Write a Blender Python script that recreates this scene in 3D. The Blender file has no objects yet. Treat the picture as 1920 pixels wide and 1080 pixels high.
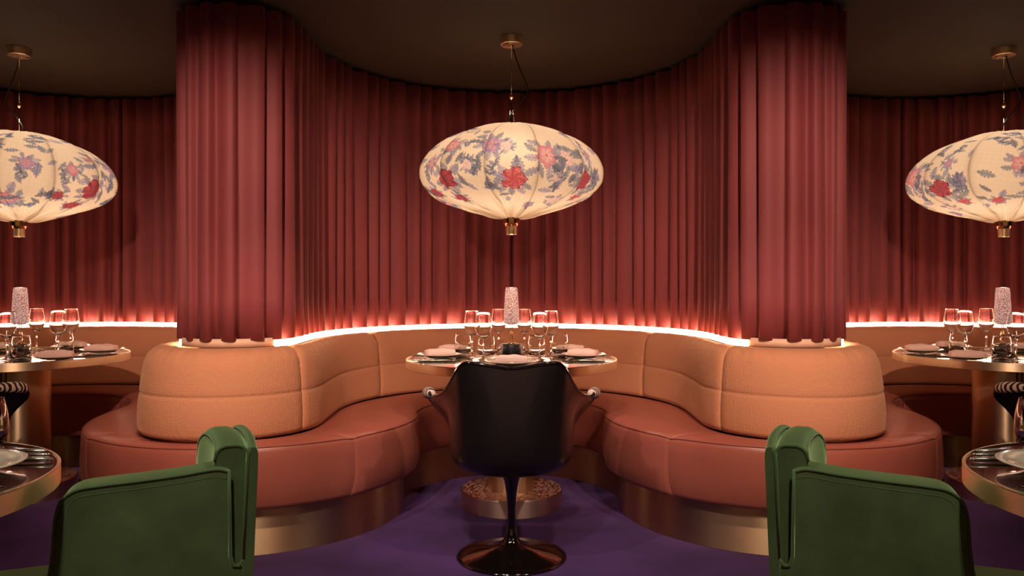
import bpy, bmesh, math, random
import numpy as np
from mathutils import Vector, Matrix
random.seed(7); rng = np.random.RandomState(11)
PI = math.pi
S = bpy.context.scene
C = S.collection

# ------------------------------------------------------------ camera, world, lights, exposure
cam = bpy.data.cameras.new('camera'); cam.lens = 27.0; cam.sensor_width = 36.0
cam.shift_x = 0.0005; cam.shift_y = -0.0031; cam.clip_start = 0.05
co = bpy.data.objects.new('camera', cam); C.objects.link(co)
co.location = (0, 0, 1.13); co.rotation_euler = (PI/2, 0, 0); S.camera = co

w = bpy.data.worlds.new('world'); S.world = w; w.use_nodes = True
w.node_tree.nodes['Background'].inputs[0].default_value = (0.9, 0.6, 0.5, 1)
w.node_tree.nodes['Background'].inputs[1].default_value = 0.03
S.view_settings.view_transform = 'Standard'; S.view_settings.look = 'None'
S.view_settings.gamma = 1.0; S.view_settings.use_curve_mapping = False
S.view_settings.exposure = 0.0

def spot(name, loc, aim, watts, deg, color=(1, .74, .52), blend=.6, r=.05):
    l = bpy.data.lights.new(name, 'SPOT'); l.energy = watts; l.spot_size = math.radians(deg)
    l.spot_blend = blend; l.color = color; l.shadow_soft_size = r
    o = bpy.data.objects.new(name, l); C.objects.link(o); o.location = loc
    o.rotation_euler = (Vector(aim)-Vector(loc)).to_track_quat('-Z', 'Y').to_euler()
    return o
for sx in (-1, 1):
    spot('downlight_on_pillar', (sx*1.0, .75, 2.33), (sx*1.30, 3.5, 1.12), 290, 46, (1, .64, .50), .8, .04)
    spot('downlight_on_seat', (sx*.5, 1.9, 2.35), (sx*1.05, 3.3, .2), 80, 56, (1, .66, .48), .7, .04)
    spot('downlight_on_armchair', (sx*.55, .55, 2.35), (sx*.80, 1.8, .6), 78, 42, (1, .88, .68), .8, .05)
    spot('armchair_side_fill', (sx*1.9, .3, 2.35), (sx*.95, 1.8, .7), 16, 40, (1, .88, .66), .8, .05)  # added fill for the armchair's table-facing side, no fixture known there
    spot('downlight_behind_armchair', (sx*-.1, 2.3, 2.35), (sx*.68, 1.88, .6), 32, 34, (.9, 1, .78), .8, .05)
    spot('downlight_over_side_table', (sx*2.2, 3.0, 2.35), (sx*2.45, 4.3, .75), 10, 60, (1, .72, .5), .8, .05)
    spot('crossing_downlight', (sx*1.15, 1.7, 2.35), (sx*-.12, 3.75, .1), 70, 34, (1, .74, .62), .7, .03)
for x in (-3.2, -1.15, 1.15, 3.2):
    spot('wall_bounce_fill', (x, -1.5, 2.33), (x, -2.5, .9), 145, 80, (1, .74, .52), .7, .05)  # added unseen spots: bounce off the front wall as fill and brass reflections
for sx in (-1, 1):
    spot('alcove_downlight', (sx*.42, 3.2, 2.36), (sx*.62, 4.9, 1.1), 9, 75, (1, .6, .46), .9, .04)
spot('downlight_over_table', (0, 2.9, 2.35), (0, 4.0, .72), 36, 52, (1, .8, .62), .8, .04)
spot('downlight_on_chair', (-.35, 1.3, 2.35), (0, 3.2, .5), 70, 40, (.95, .72, .75), .8, .05)

# ------------------------------------------------------------ materials
def nt(name):
    m = bpy.data.materials.new(name); m.use_nodes = True
    return m, m.node_tree, m.node_tree.nodes['Principled BSDF']
def mat(name, col, rough=.5, metal=0., sheen=0., sheen_tint=None, bump=0., bscale=200., vary=0., vscale=4.,
        coat=0., aniso=0., stretch=None, spec=.5, sheen_rough=.4, weave=0., wscale=300.):
    m, t, b = nt(name); N = t.nodes; L = t.links
    b.inputs['Base Color'].default_value = (*col, 1); b.inputs['Roughness'].default_value = rough
    b.inputs['Metallic'].default_value = metal; b.inputs['Sheen Weight'].default_value = sheen
    b.inputs['Sheen Roughness'].default_value = sheen_rough
    if sheen_tint: b.inputs['Sheen Tint'].default_value = (*sheen_tint, 1)
    b.inputs['Coat Weight'].default_value = coat; b.inputs['Coat Roughness'].default_value = .08
    b.inputs['Anisotropic'].default_value = aniso; b.inputs['Specular IOR Level'].default_value = spec
    tc = N.new('ShaderNodeTexCoord')
    src = tc.outputs['Object']
    if stretch:
        mp = N.new('ShaderNodeMapping'); mp.inputs['Scale'].default_value = stretch
        L.new(src, mp.inputs[0]); src = mp.outputs[0]
    if vary:
        n = N.new('ShaderNodeTexNoise'); n.inputs['Scale'].default_value = vscale; n.inputs['Detail'].default_value = 5
        L.new(tc.outputs['Object'], n.inputs['Vector'])
        r = N.new('ShaderNodeMapRange'); r.inputs[1].default_value = .3; r.inputs[2].default_value = .7
        r.inputs[3].default_value = 1-vary; r.inputs[4].default_value = 1+vary
        L.new(n.outputs[0], r.inputs[0])
        x = N.new('ShaderNodeVectorMath'); x.operation = 'SCALE'; x.inputs[0].default_value = col
        L.new(r.outputs[0], x.inputs['Scale']); L.new(x.outputs[0], b.inputs['Base Color'])
    if weave:
        v = N.new('ShaderNodeTexVoronoi'); v.inputs['Scale'].default_value = wscale
        v.inputs['Randomness'].default_value = .25
        L.new(tc.outputs['Object'], v.inputs['Vector'])
        bp = N.new('ShaderNodeBump'); bp.inputs['Strength'].default_value = weave; bp.inputs['Distance'].default_value = .002
        L.new(v.outputs['Distance'], bp.inputs['Height']); L.new(bp.outputs[0], b.inputs['Normal'])
    elif bump:
        n = N.new('ShaderNodeTexNoise'); n.inputs['Scale'].default_value = bscale; n.inputs['Detail'].default_value = 3
        L.new(src, n.inputs['Vector'])
        bp = N.new('ShaderNodeBump'); bp.inputs['Strength'].default_value = bump; bp.inputs['Distance'].default_value = .002
        L.new(n.outputs[0], bp.inputs['Height']); L.new(bp.outputs[0], b.inputs['Normal'])
    return m
def brushed(name, col, rough=.38, an=.85):
    m = mat(name, col, rough, 1, aniso=an, bump=.05, bscale=20, stretch=(.5, .5, 60)); t = m.node_tree
    v = t.nodes.new('ShaderNodeCombineXYZ'); v.inputs[2].default_value = 1
    t.links.new(v.outputs[0], t.nodes['Principled BSDF'].inputs['Tangent']); return m
def emis(name, col, st):
    m, t, b = nt(name); b.inputs['Base Color'].default_value = (*col, 1)
    b.inputs['Emission Color'].default_value = (*col, 1); b.inputs['Emission Strength'].default_value = st
    return m

M = {}
M['curtain'] = mat('curtain_cloth', (.26, .056, .060), .6, sheen=.12, spec=.3, sheen_tint=(1, .5, .5), bump=.15, bscale=400, vary=.1, vscale=2)
M['wall'] = mat('dark_wall', (.03, .012, .01), .8, bump=.1)
M['warmwall'] = mat('warm_plaster', (.55, .36, .24), .8, bump=.1)
M['ceiling'] = mat('ceiling_paint', (.050, .036, .026), .75, bump=.08, bscale=80)
M['carpet'] = mat('purple_carpet', (.060, .020, .115), .95, sheen=.25, sheen_tint=(.6, .35, .9), bump=.8, bscale=500, vary=.35, vscale=3)
M['leather'] = mat('brown_leather', (.34, .10, .068), .38, bump=.12, bscale=350, vary=.06, vscale=6)
M['leather_seam'] = mat('leather_piping', (.26, .07, .045), .5)
M['weave'] = mat('apricot_weave', (.59, .27, .14), .85, sheen=.25, sheen_tint=(1, .7, .45), weave=1.0, wscale=135)
M['weave_seam'] = mat('apricot_seam', (.40, .17, .07), .9)
M['brass'] = brushed('brushed_brass', (.93, .74, .47), .34)
M['brass_plain'] = mat('polished_brass', (.75, .52, .24), .2, 1)
M['plinth_brass'] = brushed('bronze_plinth', (.66, .46, .27), .42, .9)
M['base_metal'] = brushed('satin_bronze', (.88, .62, .50), .45, .7)
M['steel'] = mat('polished_steel', (.8, .78, .74), .1, 1)
M['top'] = mat('mirrored_dark_glass', (.09, .065, .035), .05, .5, coat=.6)
M['darktop'] = mat('dark_red_glass', (.05, .012, .012), .04, .2, coat=1)
M['black'] = mat('black_lacquer', (.010, .007, .008), .33, coat=.35)
M['blackgloss'] = mat('black_gloss', (.006, .004, .004), .07, coat=1)
M['blackmatt'] = mat('black_cable', (.008, .007, .007), .5)
M['porcelain'] = mat('porcelain', (.66, .55, .45), .12, coat=.6)
M['napkin'] = mat('napkin_cloth', (.75, .52, .46), .9, bump=.3, bscale=300)
M['cream'] = mat('cream_panel', (.75, .52, .36), .6)
M['velvet'] = mat('green_velvet', (.066, .098, .042), .9, sheen=1.0, sheen_tint=(.50, .72, .34), sheen_rough=.45, bump=.25, bscale=90, vary=.3, vscale=7, spec=.2)
M['velvet_pipe'] = mat('green_piping', (.06, .11, .038), .8, sheen=1.0, sheen_tint=(.8, 1, .6))
M['copper'] = mat('copper', (.8, .33, .2), .2, 1)
M['marble'] = mat('black_stone', (.022, .022, .024), .35, vary=.4, vscale=40)

def glass(name, col=(1, 1, 1), rough=0.):
    m, t, b = nt(name); b.inputs['Base Color'].default_value = (*col, 1)
    b.inputs['Transmission Weight'].default_value = 1; b.inputs['Roughness'].default_value = rough
    b.inputs['IOR'].default_value = 1.48; return m
M['glass'] = glass('clear_glass')

def crystal():
    m, t, b = nt('crystal_shade'); N = t.nodes; L = t.links
    tc = N.new('ShaderNodeTexCoord')
    v = N.new('ShaderNodeTexVoronoi'); v.inputs['Scale'].default_value = 240
    L.new(tc.outputs['Object'], v.inputs['Vector'])
    r = N.new('ShaderNodeValToRGB'); r.color_ramp.elements[0].color = (1, .90, .82, 1); r.color_ramp.elements[1].color = (.30, .12, .10, 1)
    r.color_ramp.elements[0].position = .1; r.color_ramp.elements[1].position = .5
    L.new(v.outputs['Distance'], r.inputs[0]); L.new(r.outputs[0], b.inputs['Base Color'])
    L.new(r.outputs[0], b.inputs['Emission Color']); b.inputs['Emission Strength'].default_value = .75
    b.inputs['Roughness'].default_value = .15
    bp = N.new('ShaderNodeBump'); bp.inputs['Strength'].default_value = .8; bp.inputs['Distance'].default_value = .003
    L.new(v.outputs['Distance'], bp.inputs['Height']); L.new(bp.outputs[0], b.inputs['Normal'])
    return m
M['crystal'] = crystal()
def zebra():
    m, t, b = nt('zebra_fabric'); N = t.nodes; L = t.links
    tc = N.new('ShaderNodeTexCoord')
    wv = N.new('ShaderNodeTexWave'); wv.inputs['Scale'].default_value = 14; wv.inputs['Distortion'].default_value = 5
    wv.inputs['Detail'].default_value = 1; wv.inputs['Detail Scale'].default_value = 1.6; wv.bands_direction = 'Y'
    L.new(tc.outputs['Object'], wv.inputs['Vector'])
    r = N.new('ShaderNodeValToRGB'); r.color_ramp.interpolation = 'CONSTANT'
    r.color_ramp.elements[0].color = (.012, .008, .008, 1); r.color_ramp.elements[1].color = (.72, .56, .46, 1)
    r.color_ramp.elements[1].position = .5
    L.new(wv.outputs[0], r.inputs[0]); L.new(r.outputs[0], b.inputs['Base Color'])
    b.inputs['Roughness'].default_value = .7
    return m
M['zebra'] = zebra()
def silk():
    m, t, b = nt('printed_silk'); N = t.nodes; L = t.links
    a = N.new('ShaderNodeVertexColor'); a.layer_name = 'print'
    L.new(a.outputs[0], b.inputs['Base Color']); b.inputs['Roughness'].default_value = .7; b.inputs['Specular IOR Level'].default_value = .2
    L.new(a.outputs[0], b.inputs['Emission Color']); b.inputs['Emission Strength'].default_value = .07
    tr = N.new('ShaderNodeBsdfTranslucent'); L.new(a.outputs[0], tr.inputs[0])
    mx = N.new('ShaderNodeMixShader'); mx.inputs[0].default_value = .5
    L.new(b.outputs[0], mx.inputs[1]); L.new(tr.outputs[0], mx.inputs[2])
    L.new(mx.outputs[0], N['Material Output'].inputs[0])
    return m
M['silk'] = silk()
M['led'] = emis('light_strip', (1, .60, .38), 24)

# ------------------------------------------------------------ mesh helpers
def mesh(name, V, F, m, parent=None, smooth=True, mats=None):
    me = bpy.data.meshes.new(name); me.from_pydata([tuple(v) for v in V], [], F)
    for x in (mats or [m]): me.materials.append(x)
    bm = bmesh.new(); bm.from_mesh(me); bmesh.ops.recalc_face_normals(bm, faces=bm.faces); bm.to_mesh(me); bm.free()
    if smooth: me.polygons.foreach_set('use_smooth', [True]*len(me.polygons))
    me.update()
    o = bpy.data.objects.new(name, me); C.objects.link(o)
    if parent: o.parent = parent
    return o
def auto(o, deg=40):
    mo = o.modifiers.new('edges', 'EDGE_SPLIT'); mo.split_angle = math.radians(deg); return o
def bev(o, wd=.004, seg=3):
    mo = o.modifiers.new('bevel', 'BEVEL'); mo.width = wd; mo.segments = seg; mo.limit_method = 'ANGLE'; mo.angle_limit = math.radians(50); return o
def grid(rows, closed_u=False, closed_v=False, caps=False):
    """rows: list of lists of points"""
    n = len(rows); k = len(rows[0]); V = [p for r in rows for p in r]; F = []
    for i in range(n if closed_u else n-1):
        a = i; b = (i+1) % n
        for j in range(k if closed_v else k-1):
            c = (j+1) % k
            F.append((a*k+j, b*k+j, b*k+c, a*k+c))
    if caps:
        F.append(tuple(range(k))); F.append(tuple(range((n-1)*k, n*k))[::-1])
    return V, F
def lathe(prof, n=48, c=(0, 0, 0), closed=False):
    rows = []
    for i in range(n):
        a = 2*PI*i/n
        rows.append([(c[0]+r*math.cos(a), c[1]+r*math.sin(a), c[2]+z) for r, z in prof])
    V, F = grid(rows, closed_u=True, closed_v=closed)
    k = len(prof)
    if not closed:
        if prof[0][0] > 1e-5: F.append(tuple(i*k for i in range(n)))
        if prof[-1][0] > 1e-5: F.append(tuple(i*k+k-1 for i in range(n)))
    return V, F
def dedupe(o, d=1e-5):
    bm = bmesh.new(); bm.from_mesh(o.data); bmesh.ops.remove_doubles(bm, verts=bm.verts, dist=d)
    bmesh.ops.recalc_face_normals(bm, faces=bm.faces); bm.to_mesh(o.data); bm.free(); return o
def tube(pts, r, n=8):
    pts = [Vector(p) for p in pts]; rows = []; up = Vector((0, 0, 1))
    for i, p in enumerate(pts):
        t = (pts[min(i+1, len(pts)-1)]-pts[max(i-1, 0)]).normalized()
        a = t.cross(up)
        if a.length < .05: a = t.cross(Vector((1, 0, 0)))
        a.normalize()
        if i and a.dot(pa) < 0: a = -a
        pa = a; b = t.cross(a)
        rr = r[i] if isinstance(r, (list, tuple)) else r
        rows.append([p+a*math.cos(2*PI*j/n)*rr+b*math.sin(2*PI*j/n)*rr for j in range(n)])
    return grid(rows, closed_v=True, caps=True)
def cr(P, n=8, closed=False):
    """Catmull-Rom through points"""
    P = [Vector(p) for p in P]; out = []; L = len(P)
    for i in range(L if closed else L-1):
        p1, p2 = P[i], P[(i+1) % L]
        p0 = P[i-1] if (closed or i) else p1*2-p2
        p3 = P[(i+2) % L] if (closed or i+2 < L) else p2*2-p1
        for j in range(n):
            t = j/n
            out.append(.5*((2*p1)+(p2-p0)*t+(2*p0-5*p1+4*p2-p3)*t*t+(3*p1-p0-3*p2+p3)*t**3))
    if not closed: out.append(P[-1])
    return out
def empty(name, loc, label, cat, group=None, rz=0):
    o = bpy.data.objects.new(name, None); C.objects.link(o); o.empty_display_size = .05
    o.location = loc; o.rotation_euler = (0, 0, rz); tag(o, label, cat, group); return o
def tag(o, label, cat, group=None):
    o['label'] = label; o['category'] = cat
    if group: o['group'] = group
    return o
def dup(root, loc, rz, label, group=None, sc=None):
    r = root.copy(); C.objects.link(r); r.location = loc; r.rotation_euler = (0, 0, rz); r['label'] = label
    if group: r['group'] = group
    if sc: r.scale = (sc,)*3
    for ch in list(root.children):
        c = ch.copy(); C.objects.link(c); c.parent = r
        for g in ch.children:
            d = g.copy(); C.objects.link(d); d.parent = c
    return r
def struct(o): o['kind'] = 'structure'; return o
def box(name, x0, x1, y0, y1, z0, z1, m, parent=None):
    V = [(x, y, z) for x in (x0, x1) for y in (y0, y1) for z in (z0, z1)]
    return mesh(name, V, [(0, 1, 3, 2), (4, 6, 7, 5), (0, 4, 5, 1), (2, 3, 7, 6), (0, 2, 6, 4), (1, 5, 7, 3)], m, parent, False)

# ------------------------------------------------------------ serpentine plan
PX0 = 1.30; PXS = {.80: 1.27, .725: 1.27}; HC = 2.408      # the seat bulges sit a touch closer than the pillars
def halfplan(u, hc, hr, ac, ar):
    """u 0 = nose of the pillar bay, 9 = back of the alcove; x measured for the left pillar's inner half"""
    PX = PXS.get(hr, PX0)
    if u <= 4:
        a = math.radians(u*22.5); return (-PX+hr*math.sin(a), hc-hr*math.cos(a))
    if u >= 5:
        a = math.radians((u-5)*22.5); return (-ar*math.cos(a), ac+ar*math.sin(a))
    t = u-4; x0, y0 = -PX+hr, hc; x1, y1 = -ar, ac
    s = t*t*(3-2*t)
    return (x0+(x1-x0)*s, y0+(y1-y0)*t)
CURT = (3.68, .265, 3.99, 1.04)
WALL = (3.74, .20, 3.99, 1.11)
BACK = (3.60, .41, 3.99, .90)
SEAT = (3.90, .80, 4.02, .49)
PLIN = (3.90, .725, 4.02, .565)
SIDE = (-.10, .17); AX = -2.64
def W(u):
    t = min(max((u-2.5)/4., 0), 1); return t*t*(3-2*t)
def samples(module, u0, step=.09):
    """list of (u, mapper) going left to right"""
    def inner(p, u, px): return p
    def outer(p, u, px): return (-2*px-p[0]+(AX+2*px)*W(u), p[1]+SIDE[1]*W(u))
    def mir(x0, f): return lambda p, u, px: (lambda q: (2*x0-q[0], q[1]))(f(p, u, px))
    right = module.endswith('right'); base = module.split('_')[0]
    if base == 'centre':
        ua = rng_u(u0, 9, step); return [(u, inner) for u in ua]+[(u, mir(0, inner)) for u in ua[::-1][1:]]
    if base == 'pillar':
        ua = rng_u(0, u0, step); s = [(u, outer) for u in ua[::-1]]+[(u, inner) for u in ua[1:]]
    else:
        ua = rng_u(u0, 9, step); s = [(u, mir(AX, outer)) for u in ua]+[(u, outer) for u in ua[::-1][1:]]
    if right: s = [(u, mir(0, f)) for u, f in s[::-1]]
    return s
def rng_u(a, b, step):
    n = max(2, int(math.ceil((b-a)/step))); return [a+(b-a)*i/n for i in range(n+1)]
def ev(s, curve): return Vector((*s[1](halfplan(s[0], *curve), s[0], PXS.get(curve[1], PX0)), 0))
def resample(P, step):
    L = [0]
    for a, b in zip(P, P[1:]): L.append(L[-1]+(b-a).length)
    n = int(round(L[-1]/step)); out = []; j = 0
    for i in range(n+1):
        d = L[-1]*i/n
        while j < len(P)-2 and L[j+1] < d: j += 1
        t = (d-L[j])/max(L[j+1]-L[j], 1e-9); out.append(P[j].lerp(P[j+1], min(t, 1)))
    return out, L[-1]

# ------------------------------------------------------------ setting
X1 = 6.2
struct(box('floor', -X1, X1, -2.6, 6.2, -.1, 0, M['carpet']))
struct(box('ceiling', -X1, X1, -2.6, 6.2, HC, HC+.1, M['ceiling']))
struct(box('wall_back', -X1, X1, 6.1, 6.2, 0, HC, M['wall']))
struct(box('wall_front', -X1, X1, -2.6, -2.5, 0, HC, M['warmwall']))
struct(box('wall_left', -X1-.1, -X1, -2.6, 6.2, 0, HC, M['wall']))
struct(box('wall_right', X1, X1+.1, -2.6, 6.2, 0, HC, M['wall']))
ss = []
for mod, u0 in (('side_left', 0), ('centre', 0), ('side_right', 0)):
    q = [ev(s, WALL) for s in samples(mod, 0.0)]
    ss += q if not ss else q[1:]
V, F = grid([[(p.x, p.y, z), ] + [(p.x, p.y, HC)] for p in ss for z in (0,)])
wl = mesh('wall_serpentine', V, F, M['wall']); wl.modifiers.new('thick', 'SOLIDIFY').thickness = .01; struct(wl)

# ------------------------------------------------------------ curtains
CB, CT = .881, 2.385
UC = 3.9
curtain_labels = {
 'side_left': 'dark red pleated curtain lining the left booth behind the left table',
 'pillar_left': 'brightly lit red pleated curtain wrapping the left pillar',
 'centre': 'wide red pleated curtain curving behind the central table and pendant',
 'pillar_right': 'brightly lit red pleated curtain wrapping the right pillar',
 'side_right': 'dark red pleated curtain lining the right booth behind the right table'}
def curtain(mod):
    P = [ev(s, CURT) for s in samples(mod, UC, .03)]
    pil = mod.startswith('pillar')
    per = .102
    Q, Ltot = resample(P, per/20)
    nple = max(1, round(Ltot/2/per)); per = Ltot/2/nple
    rows = []; n = len(Q)
    for i, p in enumerate(Q):
        t = (Q[min(i+1, n-1)]-Q[max(i-1, 0)]).normalized(); nr = Vector((t.y, -t.x, 0))   # towards the room
        s = Ltot*i/(n-1); d = s if s <= Ltot/2 else Ltot-s; sg = 1 if s <= Ltot/2 else -1
        if pil: d, sg = (s, 1) if mod.endswith('left') else (Ltot-s, -1)
        ph = d/per; ph += .16*math.sin(ph*1.9)*min(1, d/per/2)*min(1, abs(Ltot/2-d)/per/2); k = int(ph); f = ph-k
        rnd = .55+.6*((math.sin(k*12.9898)*43758.5) % 1)
        g = min(1., .35+.65*rnd)
        fw = f**1.45
        off = (-.025*math.cos(2*PI*fw)-.005*math.cos(4*PI*fw))*(.55+.45*g)*(.72 if pil else 1)
        col = []
        for j in range(9):
            z = CB+(CT-CB)*j/8
            sway = .0025*math.sin(z*2.3+k*1.7)
            e = min(s, Ltot-s)
            a = min(1, e/.02+.0)
            q = p+nr*(off*a+sway*a)+t*(sg*.012*math.sin(PI*min(1, fw))**2*a)
            col.append((q.x, q.y, z))
        rows.append(col)
    V, F = grid(rows)
    o = mesh('curtain', V, F, M['curtain']); mo = o.modifiers.new('cloth', 'SOLIDIFY'); mo.thickness = .003
    tag(o, curtain_labels[mod], 'curtain', 'pleated curtains along the serpentine wall')
for m_ in curtain_labels: curtain(m_)

# ------------------------------------------------------------ light strips and cove panels
for mod, lab in (('side_left', 'glowing white cove light strip above the left booth backrest'),
                 ('centre', 'glowing white cove light strip curving behind the central table'),
                 ('side_right', 'glowing white cove light strip above the right booth backrest')):
    S0 = samples(mod, 2.4 if mod == 'centre' else 3.0)
    rows = []
    for s in S0:
        c = ev(s, CURT); b = ev(s, BACK); d = (b-c).normalized()
        a = c+d*.004; a2 = c-d*.008
        rows.append([(a.x, a.y, .848), (a.x, a.y, .877), (a2.x, a2.y, .877), (a2.x, a2.y, .848)])
    V, F = grid(rows, closed_v=True, caps=True)
    tag(mesh('light_strip', V, F, M['led'], smooth=False), lab, 'light strip')

# ------------------------------------------------------------ banquettes
SZ = .475
def seat_prof(B, E, pinch):
    d = (E-B); L = d.length; d = d/L; k = pinch
    pr = [(-.03, .30), (-.03, SZ-.01), (.02, SZ), (L*.5, SZ+.012-.0*k), (L-.075, SZ+.006-.004*k), (L-.035, SZ-.001-.006*k), (L-.010, SZ-.014-.007*k),
          (L-.001, SZ-.032), (L+.004-.007*k, SZ-.075), (L+.010-.010*k, SZ-.14), (L+.006-.010*k, SZ-.20), (L-.008-.008*k, SZ-.25), (L-.016-.006*k, .212), (L-.035, .204), (L-.11, .204)]
    return [B+d*r+Vector((0, 0, z)) for r, z in pr]
def seat_section(parent, S0):
    n = len(S0); rows = []
    for i, s in enumerate(S0):
        e = min(i, n-1-i); k = (1.0, .45, .1)[e] if e < 3 else 0
        rows.append(seat_prof(ev(s, BACK), ev(s, SEAT), k))
    V, F = grid(rows, caps=True)
    o = mesh('seat_cushion', V, F, M['leather'], parent); auto(o, 75)
    line = [r[6]+Vector((0, 0, .003)) for r in rows]
    V, F = tube(line, .0028, 6); mesh('piping', V, F, M['leather_seam'], o)
    return o
def back_prof(Cc, B, k, ph):
    d = (B-Cc); L = d.length; d = d/L; z0 = SZ-.01
    wr = .0022*math.sin(ph*9.1)+.0016*math.sin(ph*23.7)
    pr = [(.006, .50), (.006, .84), (.02, .846), (L*.30, .853), (L*.50, .852+wr), (L*.66, .842+wr), (L*.78, .822+wr), (L*.855, .79),
          (L*.905, .745), (L*.94, .70), (L*.958, .672), (L*.963-.002, .662), (L*.966-.0055, .657), (L*.97-.002, .652), (L*.976, .640), (L*1.0, .60), (L*1.015, .55), (L*1.0, .50), (L*.97, .478), (L*.6, .478)]
    out = []
    for r, z in pr:
        f = (r/L) if L else 0
        if f > .5: r -= .012*k; 
        if z > .8 and f > .2: z -= .010*k
        out.append(Cc+d*r+Vector((0, 0, z)))
    return out
def back_section(parent, S0):
    n = len(S0); rows = []; acc = 0; pb = None
    for i, s in enumerate(S0):
        b = ev(s, BACK); acc += (b-pb).length if pb else 0; pb = b
        e = min(i, n-1-i); k = (1.0, .5, .15)[e] if e < 3 else 0
        rows.append(back_prof(ev(s, CURT), b, k, acc*5))
    V, F = grid(rows, caps=True)
    o = mesh('back_cushion', V, F, M['weave'], parent)
    return o
def plinth_section(parent, S0):
    rows = []
    for s in S0:
        p = ev(s, PLIN); c = ev(s, BACK); d = (c-p).normalized(); q = p+d*.03
        rows.append([(p.x, p.y, 0.001), (p.x, p.y, .205), (q.x, q.y, .205), (q.x, q.y, .001)])
    V, F = grid(rows, closed_v=True, caps=True)
    auto(mesh('plinth', V, F, M['plinth_brass'], parent), 40)
def sub(S0, i0, i1): return S0[i0:i1]
US, UB = 2.10, 2.90
banq_labels = {
 'side_left': 'leather banquette with woven back lining the left booth, behind the left table',
 'pillar_left': 'rounded island end of the banquette wrapping the left pillar, apricot woven back',
 'centre': 'horseshoe alcove banquette around the central table, two tall seams in its back',
 'pillar_right': 'rounded island end of the banquette wrapping the right pillar, apricot woven back',
 'side_right': 'leather banquette with woven back lining the right booth, behind the right table'}
def split(S0, cuts):
    """cuts in u on both halves of a bay"""
    idx = [0]; n = len(S0); mid = n//2
    L = []; R = []
    for c in cuts:
        i = min(range(mid+1), key=lambda i: abs(S0[i][0]-c)); L.append(i); R.append(n-1-i)
    b = [0]+sorted(L)+sorted(R)+[n-1]
    return [S0[a:c+1] for a, c in zip(b, b[1:])]
for mod in banq_labels:
    root = empty('banquette', (0, 0, 0), banq_labels[mod], 'banquette', 'leather banquettes along the serpentine wall')
    pil = mod.startswith('pillar')
    A = samples(mod, US, .08); B = samples(mod, UB, .08)
    if pil:
        seat_section(root, A); back_section(root, B); plinth_section(root, samples(mod, 3.6, .08))
        s1 = samples(mod, 2.38, .1); rows = []
        for s in s1:
            c = ev(s, CURT); d = (ev(s, BACK)-c).normalized(); a = c+d*.0; b = c-d*.01
            rows.append([(a.x, a.y, .85), (a.x, a.y, .888), (b.x, b.y, .888), (b.x, b.y, .85)])
        V, F = grid(rows, closed_v=True, caps=True); mesh('cove_panel', V, F, M['cream'], root)
    else:
        for q in split(A, [7.3]): seat_section(root, q)
        for q in split(B, [6.49]): back_section(root, q)
        plinth_section(root, samples(mod, 3.6, .08))

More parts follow.
